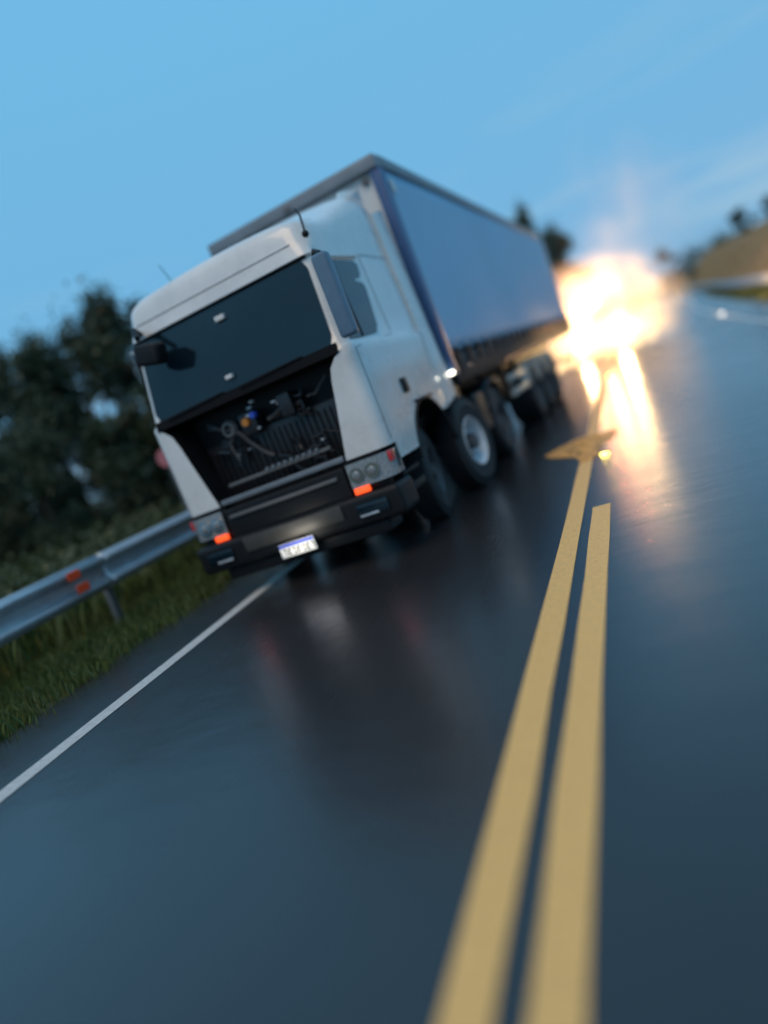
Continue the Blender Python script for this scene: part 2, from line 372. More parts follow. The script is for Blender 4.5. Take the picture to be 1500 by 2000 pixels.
# small round faded sign behind the rail
r = tag(empty('round_sign', (-7.6, 10.4, -0.1)), 'small round faded pink marker on a post behind the left guard rail beside the truck', 'sign')
MB().cyl((0, 0, 0), (0, 0, 1.75), .03, n=10).build('post', MT['galv_dark'], r)
MB().cyl((0.0, -.03, 1.86), (.004, -.05, 1.86), .16, n=24).build('sign_plate', MT['pink'], r)

# ------------------------------------------------------------------ grass
def blades(name, X, Y, H, material, parent=None, w=0.008, lean=0.5):
    n = len(X); Z = np.array([bank_h(a, b) for a, b in zip(X, Y)])
    ang = rng.uniform(0, 2*np.pi, n); la = rng.uniform(0, 2*np.pi, n); ll = rng.uniform(0, lean, n)*H
    ww = w*rng.uniform(.7, 1.5, n)
    V = np.zeros((n, 4, 3))
    dx, dy = np.cos(ang)*ww, np.sin(ang)*ww
    V[:, 0] = np.stack([X-dx, Y-dy, Z-.02], 1); V[:, 1] = np.stack([X+dx, Y+dy, Z-.02], 1)
    V[:, 2] = np.stack([X+dx*.8+np.cos(la)*ll*.35, Y+dy*.8+np.sin(la)*ll*.35, Z+H*.6], 1)
    V[:, 3] = np.stack([X+np.cos(la)*ll, Y+np.sin(la)*ll, Z+H], 1)
    return quads_np(name, V, material, parent)
def scatter(n, d0, d1, y0, y1, clump=0.0):
    Y = y0+(y1-y0)*rng.random(n)**1.5; D = rng.uniform(d0, d1, n)
    if clump:
        k = max(4, n//60); cx = rng.uniform(d0, d1, k); cy = y0+(y1-y0)*rng.random(k)**1.5; i = rng.integers(0, k, n)
        m_ = rng.random(n) < .6
        D = np.where(m_, cx[i]+rng.normal(0, clump, n), D); Y = np.where(m_, cy[i]+rng.normal(0, clump, n), Y)
    X = D+np.array([curve(v) for v in Y])
    return X, Y
X, Y = scatter(90000, -7.6, -5.2, 1.0, 26, .12)
blades('grass', X, Y, rng.uniform(.03, .12, len(X))*(1+.5*rng.random(len(X))), MT['grass'])['kind'] = 'stuff'
X, Y = scatter(30000, -14, -7.2, 3, 40, .3)
blades('tall_grass', X, Y, rng.uniform(.25, .75, len(X)), MT['grass'], w=.012)['kind'] = 'stuff'
X, Y = scatter(30000, 4.7, 6.9, 12, 80, .2)
blades('roadside_grass', X, Y, rng.uniform(.10, .30, len(X)), MT['grass'], w=.02)['kind'] = 'stuff'
X, Y = scatter(90000, 6.6, 16, 14, 170, .5)
blades('bank_grass', X, Y, rng.uniform(.20, .60, len(X)), MT['dry_grass'], w=.03)['kind'] = 'stuff'

# ------------------------------------------------------------------ trees and bushes
def leafcloud(name, clumps, n, material, parent=None, size=.10):
    """clumps: list of (center, radius xyz)."""
    vol = np.array([c[1][0]*c[1][1]*c[1][2] for c in clumps]); idx = rng.choice(len(clumps), n, p=vol/vol.sum())
    C = np.array([c[0] for c in clumps])[idx]; R_ = np.array([c[1] for c in clumps])[idx]
    d = rng.normal(size=(n, 3)); d /= np.linalg.norm(d, axis=1)[:, None]; rad = rng.random(n)**.6
    P = C+d*R_*rad[:, None]*np.where(rng.random((n, 1)) < .18, rng.uniform(1.0, 1.7, (n, 1)), rng.uniform(.7, 1.1, (n, 1)))
    a = rng.normal(size=(n, 3)); a /= np.linalg.norm(a, axis=1)[:, None]
    b = np.cross(a, rng.normal(size=(n, 3))); b /= np.linalg.norm(b, axis=1)[:, None]
    s = size*rng.uniform(.5, 1.4, (n, 1))
    Vv = np.stack([P-a*s, P+b*s*.45, P+a*s, P-b*s*.45], 1)
    return quads_np(name, Vv, material, parent)
def make_tree(height, spread, seed, leaves=15000, low=.3, size=.075, clumpn=24, airy=False):
    global rng
    rs = random.Random(seed)
    r = empty('tree')
    b = MB(); top = Vector((rs.uniform(-.3, .3), rs.uniform(-.3, .3), height*.72))
    pts = [Vector((0, 0, -.2))]; 
    for k in range(1, 6): pts.append(Vector((top.x*k/5+rs.uniform(-.12, .12), top.y*k/5+rs.uniform(-.12, .12), top.z*k/5)))
    for k in range(5): b.cyl(pts[k], pts[k+1], .16*(1-k/6)*height/6, .16*(1-(k+1)/6)*height/6, 8)
    clumps = []
    for k in range(clumpn):
        a = rs.uniform(0, 2*math.pi); t = rs.random(); z = height*(low+(1-low)*t)
        rr = spread*(math.sin(math.pi*min(1, .15+.80*t))**.7)*rs.uniform(.25, 1.0)
        c = Vector((rr*math.cos(a), rr*math.sin(a), z*.93)); cr = (.60 if airy else .85)*spread*rs.uniform(.16, .44)
        clumps.append((tuple(c), (cr*rs.uniform(.6, 1.1), cr*rs.uniform(.6, 1.1), cr*rs.uniform(.5, 1.5))))
        if k % 2 == 0:
            s = pts[rs.randint(2, 4)]; mid = (s+c)/2+Vector((0, 0, -.1)); b.cyl(s, mid, .045, .03, 5); b.cyl(mid, c, .03, .012, 5)
    b.build('trunk', MT['bark'], r)
    leafcloud('crown', clumps, leaves, MT['leaf'], r, size)
    return r
protos = [make_tree(6.0, 2.0, 1), make_tree(6.0, 2.3, 2, low=.15), make_tree(6.0, 1.9, 3, airy=True, clumpn=60, low=.22, leaves=13000), make_tree(6.0, 2.6, 4, low=.1, leaves=18000)]
used = [False]*4
def place_tree(k, x, y, h, rz, label, group, sp=1.0):
    if not used[k]: o = protos[k]; used[k] = True
    else: o = dup(protos[k])
    o.location = (x, y, bank_h(x, y)); o.rotation_euler = (0, 0, rz); o.scale = (h/6*sp, h/6*sp, h/6)
    return tag(o, label, 'tree', group)
GL = 'dark trees behind the left guard rail'
left = [
 (2, -11.9, 16.6, 7.0, 'tall thin tree with ragged top right beside the cab roof, behind the guard rail'),
 (1, -13.2, 15.6, 6.3, 'bushy dark tree left of the tall thin one beside the cab'),
 (0, -14.6, 15.8, 6.5, 'rounded dark tree in the middle of the left row of trees'),
 (3, -16.3, 15.2, 6.2, 'broad dark tree at the left edge of the photo'),
 (0, -18.6, 15.0, 6.6, 'dark tree cut by the left edge of the photo behind the broad one'),
 (1, -12.2, 21.0, 6.0, 'dark tree deeper in the row seen between the cab and the tall thin tree'),
 (3, -16.0, 21.0, 7.0, 'wide dark tree in the second row behind the rounded one'),
 (0, -12.6, 12.6, 3.9, 'low dark tree in front of the bushy one, nearest the guard rail'),
 (3, -15.0, 12.6, 3.8, 'low spreading tree below the broad dark tree'),
 (1, -20.5, 20.0, 7.6, 'tall dark tree far left in the second row'),
]
for i, (k, x, y, h, lab) in enumerate(left): place_tree(k, x, y, h*.92, i*1.3, lab, GL, 1.08)
GF = 'far trees behind the trailer end'
place_tree(2, -6.6, 80, 14.8, .4, 'top of a far tree just showing over the trailer roof', GF, .62)
place_tree(1, -4.6, 80, 12.0, 1.4, 'far tree standing clear right behind the rear end of the trailer', GF, .62)
place_tree(0, -3.4, 80, 7.6, 2.4, 'smaller far tree low beside the trailer end near the lights', GF, .8)
place_tree(3, -9.0, 95, 12.0, 2.9, 'far tree hidden mostly behind the trailer', GF, .9)
GR = 'small trees along the crest of the right bank'
for i, (k, x, y, h, lab) in enumerate([
 (3, 17.6, 262, 13.5, 'reddish lit tree just right of the dazzling headlights'),
 (0, 13.2, 84, 3.2, 'low dark tree on the bank crest right of the reddish lit tree'),
 (1, 15.3, 82, 3.0, 'dark bush-like tree on the bank crest near the right edge of the photo'),
 (2, 17.4, 80, 4.2, 'thin tree on the bank crest cut by the right edge of the photo'),
 (3, 15.8, 175, 4.5, 'far round tree between the reddish tree and the bank crest')]):
    place_tree(k, x, y, h, i*.9, lab, GR, 1.1)
# undergrowth behind the rail: one tangled mass
cl = []
for k in range(240):
    y = 5+30*random.random()**1.3; x = -random.uniform(8.2, 15.5)+curve(y); s = random.uniform(.35, 1.0)
    cl.append(((x, y, bank_h(x, y)+s*.45), (s*1.1, s*1.1, s*.8)))
leafcloud('undergrowth', cl, 110000, MT['leaf2'], None, .06)['kind'] = 'stuff'
cl = []
for k in range(260):
    y = random.uniform(140, 330); sd_ = random.choice((-1, -1, 1)); x = curve(y)+sd_*random.uniform(12, 120); s = random.uniform(2.0, 4.0)
    cl.append(((x, y, s*.8+bank_h(x, min(y, 300))), (s*1.2, s*1.2, s)))
leafcloud('far_wood', cl, 50000, MT['leaf'], None, .45)['kind'] = 'stuff'

# ------------------------------------------------------------------ wheel
def wheel(side, cx, cy, cz, steer, parent, rimmat=None, dual=False, R_=.52):
    """side +1: outer face toward +x. built around the origin, axis x"""
    root = empty('wheel'); root.parent = parent; root.location = (cx, cy, cz); root.rotation_euler = (0, 0, steer)
    w = .15 if not dual else .29
    b = MB()
    s = side
    prof = [(-s*w, .30), (-s*w, .44), (-s*(w-.03), R_-.025), (-s*(w-.06), R_-.012), (s*(w-.06), R_-.012), (s*(w-.03), R_-.025), (s*w, .44), (s*(w-.01), .36), (s*(w-.02), .29)]
    b.lathe_x(prof, n=48); b.build('tyre', MT['tyre'], root)
    b = MB()
    for k in range(44):                               # tread blocks
        a = 2*math.pi*k/44
        for (xa, xb, ph) in ((-.12, -.055, 0), (-.045, .01, .5), (.02, .065, 0), (.075, .125, .5)):
            aa = a+ph*2*math.pi/44
            M_ = Matrix.Rotation(aa, 4, 'X') @ Matrix.Translation(((xa+xb)/2*w/.15, 0, R_-.008)) @ Matrix.Diagonal(((xb-xa)*w/.15, .045, .022, 1))
            bmesh.ops.create_cube(b.bm, size=1, matrix=M_)
    b.build('tread', MT['tyre'], root)['kind'] = 'stuff'
    b = MB()
    xo = s*(w-.02); din = -s*.12 if not dual else -s*.15
    b.lathe_x([(xo, .292), (xo+s*.012, .285), (xo-s*.01, .27), (xo+din*.5, .255), (xo+din, .24), (xo+din, .12), (xo+din+s*.02, .10)], n=40)
    o = b.build('rim', rimmat or MT['rim'], root)
    b = MB(); b.cyl((xo+din, 0, 0), (xo+din+s*.12, 0, 0), .105, .085, 20)
    for k in range(10):
        a = 2*math.pi*k/10; b.cyl((xo+din, .15*math.cos(a), .15*math.sin(a)), (xo+din+s*.035, .15*math.cos(a), .15*math.sin(a)), .016, .013, 6)
    b.build('hub', MT['hub'], root)
    b = MB()
    for k in range(10):
        a = 2*math.pi*(k+.5)/10; b.cyl((xo+din, .2*math.cos(a), .2*math.sin(a)), (xo+din+s*.004, .2*math.cos(a), .2*math.sin(a)), .026, n=12)
    b.build('hand_hole', MT['black'], root)['kind'] = 'stuff'
    return root

# ------------------------------------------------------------------ the truck
truck = empty('truck', (-3.4766, 6.3351, 0.0715)); truck.rotation_euler = (0, -0.0331, -0.0462)
tag(truck, 'white tractor unit with open black front, leaning at the road edge, facing the camera', 'truck')

def hw(z):                                             # half width of the cab at height z
    if z <= 1.93: return 1.245
    if z <= 1.99: return 1.245-(z-1.93)/.06*.035
    return 1.21-(min(z, 3.15)-1.99)*.05
def yf(z):                                             # front face
    if z <= 1.93: return 0.02
    if z <= 1.99: return .02+(z-1.93)*.5
    if z <= 2.83: return .05+(z-1.99)*.20
    if z <= 2.86: return .218-(z-2.83)*1.3
    return .18+(z-2.86)*.22
CR = .13
def plan(z, inset=0.0, lift=0.0):
    w = hw(z)-inset; f = yf(z)+inset; rr = max(.05, CR+inset*.3+(0.10 if z > 2.86 else 0)*min(1, (z-2.86)/.2)); bk = 2.32-inset*.4; rb = .05
    pts = []
    def arc(cx, cy, r_, a0, a1, n):
        for k in range(n+1):
            a = a0+(a1-a0)*k/n; pts.append((cx+r_*math.cos(a), cy+r_*math.sin(a)))
    arc(w-rb, bk-rb, rb, math.pi/2, 0, 3)
    for k in range(1, 8): pts.append((w, bk-rb+(f+rr-bk+rb)*k/8))
    arc(w-rr, f+rr, rr, 0, -math.pi/2, 8)
    for k in range(1, 10): pts.append((w-rr-(2*(w-rr))*k/10, f))
    arc(-w+rr, f+rr, rr, -math.pi/2, -math.pi, 8)
    for k in range(1, 8): pts.append((-w, f+rr+(bk-rb-f-rr)*k/8))
    arc(-w+rb, bk-rb, rb, math.pi, math.pi/2, 3)
    out_ = []
    for x, y in pts:
        t = max(0, min(1, (y-.5)/1.7)); t = t*t*(3-2*t)
        bulge = .025*(1-(x/w)**2)*0 
        crown = .05*(1-min(1, (x/1.1)**2))
        out_.append((x, y, z+lift+(.42*t+crown)*max(0, min(1, (z+lift-2.95)/.25))))
    return out_
b = MB(); rings = []
lv = [(z, 0, 0) for z in (.78, .95, 1.2, 1.45, 1.7, 1.86, 1.93, 1.96, 1.99, 2.2, 2.45, 2.7, 2.83, 2.86, 2.95, 3.05, 3.13)] + [(3.15, .02, .035), (3.15, .07, .075), (3.15, .15, .10), (3.15, .30, .115), (3.15, .6, .125), (3.15, .9, .13)]
for z, ins, li in lv:
    rings.append([b.bm.verts.new(p) for p in plan(z, ins, li)])
n = len(rings[0])
for A, B in zip(rings[:-1], rings[1:]):
    for k in range(n): b.bm.faces.new((A[k], A[(k+1) % n], B[(k+1) % n], B[k]))
b.bm.faces.new(rings[0]); b.bm.faces.new(rings[-1])
cab = b.build('cab', [MT['cab'], MT['black']], truck, angle=40)

def cutter(bm_):
    bmesh.ops.recalc_face_normals(bm_.bm, faces=bm_.bm.faces)
    me = bpy.data.meshes.new('cut'); bm_.bm.to_mesh(me); bm_.bm.free(); me.materials.append(MT['black'])
    o = bpy.data.objects.new('cut', me); COL.objects.link(o); o.parent = truck; return o
cuts = []
c = MB(); fr = [(.78, .92), (.82, 1.1), (.90, 1.45), (.95, 1.68), (.99, 1.80), (1.07, 1.88), (1.16, 1.915)]; fr = fr+[(-x, z) for x, z in reversed(fr)]
c.poly([(x, -.3, z) for x, z in fr], th=.78, nrm=(0, 1, 0)); cuts.append(cutter(c))
c = MB().box(-2, 2, -.5, .22, .5, .945); cuts.append(cutter(c))
c = MB().box(-2, 2, 1.9, 2.6, .5, 1.0); cuts.append(cutter(c))
for s in (1, -1):
    c = MB().cyl((s*.62, 1.45, .56), (s*1.6, 1.45, .56), .66, n=40); cuts.append(cutter(c))
bpy.context.view_layer.update()
for c in cuts:
    md = cab.modifiers.new('b', 'BOOLEAN'); md.operation = 'DIFFERENCE'; md.object = c; md.solver = 'EXACT'; md.material_mode = 'TRANSFER'
bpy.context.view_layer.update()
dg = bpy.context.evaluated_depsgraph_get()
me = bpy.data.meshes.new_from_object(cab.evaluated_get(dg)); cab.modifiers.clear(); cab.data = me
me.shade_smooth(); me.set_sharp_from_angle(angle=math.radians(40))
for c in cuts: bpy.data.objects.remove(c)

# glass
def front(x, z, e=.006): return (x, yf(z)-e, z)
wx = lambda z: hw(z)-.10
zb, zt_ = 2.00, 2.825
pts = [front(-wx(zb), zb), front(wx(zb), zb), front(wx(2.4), 2.4), front(wx(zt_-.05), zt_-.05), front(wx(zt_)-.05, zt_), front(-wx(zt_)+.05, zt_), front(-wx(zt_-.05), zt_-.05), front(-wx(2.4), 2.4)]
gv = []; gf = []; nx_, nz2 = 24, 10
for j_ in range(nz2+1):
    z_ = zb+(zt_-zb)*j_/nz2; wv = wx(z_)-(.04 if j_ in (0, nz2) else 0)
    for i_ in range(nx_+1):
        u = -1+2*i_/nx_; gv.append((u*wv, yf(z_)-.006-.035*(1-u*u)*math.sin(math.pi*min(1, .1+.8*j_/nz2)), z_))
for j_ in range(nz2):
    for i_ in range(nx_):
        a = j_*(nx_+1)+i_; gf.append((a, a+1, a+nx_+2, a+nx_+1))
mesh_obj('windscreen', gv, gf, MT['glass'], truck, smooth=True)
MB().poly([front(-wx(2.0)-.02, 1.905, .004), front(wx(2.0)+.02, 1.905, .004), front(wx(2.0)+.02, 2.0, .010), front(-wx(2.0)-.02, 2.0, .010)], th=.012, nrm=(0, -1, 0)).build('cowl', MT['matt'], truck, smooth=False)
for x0, x1, in ((-.95, -.2), (.0, .75)):
    MB().tube([front(x0, 1.99, .05), front((x0+x1)/2, 2.0, .045), front(x1, 2.01, .03)], .009, 6).build('wiper', MT['black'], truck)
# rubber surround above the glass, under the visor
MB().poly([front(-wx(2.8)-.02, 2.828, .004), front(wx(2.8)+.02, 2.828, .004), front(wx(2.83)+.03, 2.85, .004), front(-wx(2.83)-.03, 2.85, .004)], th=.01, nrm=(0, -1, 0)).build('windscreen_seal', MT['black'], truck, smooth=False)
MB().box(-.03, .08, .12, .175, 2.66, 2.71, .006).build('glass_highlight_top', MT['trail_white'], truck)  # small white box put in as a highlight on the windscreen
MB().box(-.10, -.02, .0, .045, 2.10, 2.14, .006).build('glass_highlight_low', MT['trail_white'], truck)  # second windscreen highlight, shaped as a white box
# horizontal seam and visor slot
MB().poly([front(-.98, 2.995, .002), front(.98, 2.995, .002), front(.98, 3.003, .002), front(-.98, 3.003, .002)], th=.004, nrm=(0, -1, 0)).build('visor_seam', MT['grey'], truck, smooth=False)

def sidep(y, z, s=1, e=.006): return (s*(hw(z)+e), y, z)
win = [(.215, 2.74), (.42, 2.78), (1.12, 2.80), (1.20, 2.76), (1.17, 2.66), (1.10, 2.615), (.97, 2.61), (.96, 2.575), (1.13, 2.56), (1.16, 2.50), (1.02, 2.10), (.92, 2.02), (.42, 1.995), (.20, 1.995)]
for s in (1, -1):
    MB().poly([sidep(y, z, s) for y, z in win], th=.004, nrm=(s, 0, 0)).build('side_window', MT['sideglass'], truck, smooth=False)
    # window frame lip on top
    MB().poly([sidep(.20, 2.775, s, .004), sidep(1.22, 2.825, s, .004), sidep(1.22, 2.85, s, .02), sidep(.20, 2.80, s, .02)], th=.012, nrm=(s, 0, 0)).build('drip_rail', MT['cab'], truck, smooth=False)
    # blind (dark) behind front part of the window: quarter divider
    MB().poly([sidep(.50, 2.0, s, .012), sidep(.53, 2.0, s, .012), sidep(.53, 2.77, s, .012), sidep(.50, 2.77, s, .012)], th=.006, nrm=(s, 0, 0)).build('window_divider', MT['black'], truck, smooth=False)
    for (p, q) in (((.16, 1.90), (.16, 1.0)), ((.16, 1.90), (1.35, 1.985)), ((1.35, 1.985), (1.35, 1.24)), ((1.35, 2.02), (1.35, 2.86)), ((1.36, 2.88), (2.26, 2.88))):
        p, q = Vector(p), Vector(q); d = (q-p).normalized(); nn = Vector((-d.y, d.x))*.004
        MB().poly([sidep(*(p+nn), s, .001), sidep(*(p-nn), s, .001), sidep(*(q-nn), s, .001), sidep(*(q+nn), s, .001)], th=.003, nrm=(s, 0, 0)).build('door_seam', MT['grey'], truck, smooth=False)
    MB().box(s*1.245, s*1.275, .95, 1.10, 1.34, 1.50, .015).build('door_handle', MT['black'], truck)
    MB().box(s*1.245, s*1.285, 1.15, 1.75, 1.205, 1.235, .01).build('arch_trim', MT['black'], truck)
# wheel-arch lining edge
for s in (1, -1):
    b = MB(); 
    for k in range(14):
        a0, a1 = math.radians(8+k*164/14), math.radians(8+(k+1)*164/14)
        b.cyl((s*1.24, 1.45+.665*math.cos(a0), .56+.665*math.sin(a0)), (s*1.24, 1.45+.665*math.cos(a1), .56+.665*math.sin(a1)), .022, n=6)
    b.build('arch_lip', MT['black'], truck)
# steps beneath door
for s in (1, -1):
    b = MB(); b.box(s*.86, s*1.22, .25, .74, .42, .50, .02); b.box(s*.86, s*1.20, .25, .74, .60, .64, .015); b.box(s*.84, s*1.0, .22, .76, .30, .80, .02)
    b.build('cab_step', MT['black'], truck)

# bumper, headlamps
b = MB()
b.box(-.74, .74, -.04, .30, .58, .90, .03, 3)
b.build('front_panel', MT['black'], truck)
b = MB(); b.box(-1.235, 1.235, -.10, .35, .30, .60, .06, 4); b.build('bumper', MT['black'], truck)
b = MB(); b.box(-.60, .60, -.115, -.09, .42, .575, .012, 2); b.build('bumper_beam', MT['beam'], truck)
b = MB(); b.box(-1.0, 1.0, -.02, .3, .17, .30, .03, 3); b.build('underrun_bar', MT['black'], truck)
for s in (1, -1):
    b = MB()
    b.poly([(s*.74, -.05, .62), (s*1.16, -.035, .62), (s*1.235, .05, .62), (s*1.235, .20, .64), (s*1.235, .20, .93), (s*1.235, .05, .93), (s*1.16, -.03, .93), (s*.74, -.04, .93)][:0] or [(s*.74, .02, .61), (s*1.15, .02, .61), (s*1.15, .02, .93), (s*.74, .02, .93)], th=.05, nrm=(0, 1, 0))
    hl = b.build('headlamp', MT['black'], truck, smooth=False)
    b = MB(); pr = [(.77, -.045), (1.10, -.035), (1.20, .01), (1.238, .10), (1.238, .22)]
    for (a, c_) in zip(pr[:-1], pr[1:]):
        b.poly([(s*a[0], a[1], .665), (s*c_[0], c_[1], .665), (s*c_[0], c_[1]+.015, .905), (s*a[0], a[1]+.02, .905)])
    bmesh.ops.remove_doubles(b.bm, verts=b.bm.verts, dist=.0005)
    ln = b.build('lamp_lens', MT['lens'], hl)
    for x_, r_ in ((.86, .075), (1.03, .075)):
        q = MB(); q.cyl((s*x_, -.055, .785), (s*x_, -.04, .785), r_, r_, 20); q.build('lamp_bowl', MT['chrome'], hl)
        q = MB(); q.ball((s*x_, -.058, .785), r_*.55, 12, (1, .25, 1)); q.build('lamp_bulb', MT['lens'], hl)
    MB().box(s*.78, s*.95, -.062, -.03, .605, .668, .012).build('indicator_lamp', MT['orange_lit'], truck)
    MB().box(s*1.205, s*1.243, .02, .12, .80, .90, .008).build('side_marker', MT['red'], truck)
    MB().box(s*.76, s*1.10, -.125, -.09, .39, .52, .02).build('fog_lamp', MT['glass'], truck)
    MB().box(s*.78, s*.98, -.133, -.12, .395, .418, .004).build('fog_lamp_trim', MT['galv'], truck)

# number plate (blue band on top, letters too blurred to read)
pl = MB().box(-.21, .21, -.135, -.120, .245, .385, .006, 2).build('number_plate', MT['plate'], truck)
MB().box(-.205, .205, -.1385, -.134, .348, .381).build('plate_band', MT['plate_blue'], pl, smooth=False)
for k in range(7):
    x = -.17+k*.056
    b = MB(); b.box(x, x+.036, -.1375, -.134, .318, .335); b.box(x, x+.016, -.1375, -.134, .265, .333) if k % 2 else b.box(x+.025, x+.034, -.1375, -.134, .265, .333); b.box(x, x+.034, -.1375, -.134, .262, .27) if k % 3 else None
    b.build('plate_character', MT['plate_black'], pl, smooth=False)
# added fill light, standing in for camera flash on plate and bumper beam
MB().box(-.10, .10, -.19, -.12, .395, .412, .004).build('added_plate_bar', MT['black'], truck)  # dark bar added above the plate, gives no light
ld = bpy.data.lights.new('plate_fill', 'AREA'); ld.energy = 1.3; ld.color = (1, .93, .78); ld.shape = 'RECTANGLE'; ld.size = .30; ld.size_y = .02
lo = bpy.data.objects.new('plate_fill', ld); COL.objects.link(lo); lo.parent = truck; lo.location = (0.05, -.34, .41); lo.rotation_euler = (math.radians(97), 0, 0)

# open front compartment: radiator, pipes, reservoirs
MB().box(-.95, .95, .40, .46, .93, 1.88).build('compartment_wall', MT['black'], truck, smooth=False)
b = MB(); b.box(-.86, .86, .31, .40, .98, 1.55, .01)
b.build('radiator', MT['blackgloss'], truck)
for k in range(25):
    x = -.84+k*.07
    if k == 0: fin = MB().box(-.004, .004, .285, .30, .99, 1.49).build('fin', MT['black'], truck, smooth=False); fin.location = (x, 0, 0)
    else: f2 = fin.copy(); COL.objects.link(f2); f2.parent = truck; f2.location = (x, 0, 0)
b = MB(); b.lathe_x([(-.02, .075), (.02, .095), (.02, .06), (-.02, .05), (-.02, .075)], n=24)
o = b.build('filter_ring', MT['grey'], truck); o.rotation_euler = (0, 0, math.radians(90)); o.location = (-.44, .22, 1.66)
MB().cyl((-.19, .16, 1.66), (-.19, .20, 1.66), .04, .045, 14).build('reservoir_cap', MT['orange_cap'], truck)
MB().box(-.28, -.08, .20, .38, 1.52, 1.75, .02).build('reservoir', MT['blackgloss'], truck)
MB().cyl((-.07, .14, 1.70), (-.07, .20, 1.70), .032, .036, 14).build('reservoir_cap', MT['blue_cap'], truck)
MB().box(.25, .40, .15, .35, 1.55, 1.78, .02).build('fuse_box', MT['blackgloss'], truck)
rr_ = random.Random(5)
for k in range(18):
    x0 = rr_.uniform(-.9, .6); z0 = rr_.uniform(1.05, 1.8)
    p = [Vector((x0, .24, z0))]
    for q in range(4): p.append(p[-1]+Vector((rr_.uniform(-.02, .16), rr_.uniform(-.03, .03), rr_.uniform(-.14, .08))))
    MB().tube(p, rr_.choice((.012, .018, .024)), 7).build('hose', MT[rr_.choice(('blackgloss', 'black', 'blackgloss', 'hub'))], truck)
for k in range(9):
    x0 = rr_.uniform(-.8, .7); z0 = rr_.uniform(1.2, 1.82)
    MB().box(x0, x0+rr_.uniform(.02, .06), .17, .21, z0, z0+rr_.uniform(.01, .025), .003).build('clip', MT[rr_.choice(('galv', 'trail_grey', 'trail_white'))], truck)
# cross bars of the front frame
MB().box(-.76, .76, .02, .08, .945, 1.00, .012).build('frame_bar', MT['trail_grey'], truck)
MB().box(-.60, .66, .05, .10, 1.10, 1.135, .010).build('frame_bar', MT['grey'], truck)
b = MB(); b.box(-.66, .66, -.075, -.035, .80, .835, .01); b.build('frame_bar', MT['grey'], truck)
for k in range(9):
    MB().box(-.1+k*.075, -.06+k*.075, .03, .06, 1.135, 1.16, .004).build('bracket', MT['trail_grey'], truck)

# mirrors
b = MB(); b.tube([(1.17, .20, 2.80), (1.27, .0, 2.80), (1.36, -.10, 2.74)], .022, 8); b.tube([(1.20, .22, 2.72), (1.36, -.08, 2.70)], .018, 8)
mi = b.build('mirror_arm', MT['black'], truck)
b = MB(); b.box(1.27, 1.43, -.16, -.04, 1.98, 2.74, .045, 3); b.build('mirror_housing', MT['mirror'], mi)
MB().box(1.29, 1.41, -.045, -.032, 2.04, 2.68, .008).build('mirror_glass', MT['glass'], mi)
b = MB(); b.tube([(-.98, .22, 2.90), (-.92, .05, 2.94), (-.82, -.08, 2.82)], .03, 8); mi = b.build('mirror_arm', MT['black'], truck)
b = MB(); b.box(-.90, -.60, -.17, .03, 2.52, 2.74, .06, 3, rot=Matrix.Rotation(.25, 3, 'Y')); b.build('mirror_housing', MT['black'], mi)
# roof bits: aerials and marker lamp
MB().cyl((-.75, .85, 3.30), (-.83, .80, 3.62), .006, .004, 6).build('aerial', MT['black'], truck)
MB().tube([(-.82, .8, 3.31), (-.75, .85, 3.31), (-.68, .85, 3.31)], .014, 6).build('aerial_base', MT['black'], truck)
MB().tube([(-.5, 1.7, 3.67), (-.1, 1.7, 3.71)], .012, 6).build('roof_rod', MT['grey'], truck)
b = MB(); b.tube([(1.10, .36, 3.30), (1.165, .26, 3.20), (1.17, .22, 3.05)], .010, 6); b.ball((1.17, .21, 3.02), .035, 10); b.build('marker_lamp', MT['black'], truck)
# roof side deflector
for s in (1, -1):
    b = MB(); b.poly([(s*1.03, 1.5, 3.42), (s*1.05, 2.45, 3.50), (s*1.05, 2.45, 3.78), (s*.98, 2.0, 3.72)], th=.03, nrm=(s, 0, 0)); b.build('roof_deflector', MT['cab'], truck, smooth=False)

for s in (1, -1):
    b = MB(); b.poly([(s*1.22, 2.30, 1.02), (s*1.235, 2.68, 1.10), (s*1.16, 2.68, 3.50), (s*1.14, 2.30, 3.42)], th=.035, nrm=(s, 0, 0)); b.build('side_deflector', MT['cab'], truck, smooth=False)
# chassis
for s in (1, -1): MB().box(s*.38, s*.46, .4, 5.9, .70, .98, .01).build('chassis_rail', MT['black'], truck)
b = MB(); b.box(-.45, .45, 4.0, 5.2, .98, 1.12, .02); b.build('coupling_plate', MT['black'], truck)
b = MB(); b.box(-1.0, 1.0, 2.36, 2.42, 1.0, 2.6, .02); b.build('air_intake', MT['black'], truck)
for y_ in (1.45, 2.85, 4.75): MB().cyl((-1.0, y_, .45), (1.0, y_, .45), .07, n=12).build('axle', MT['black'], truck)
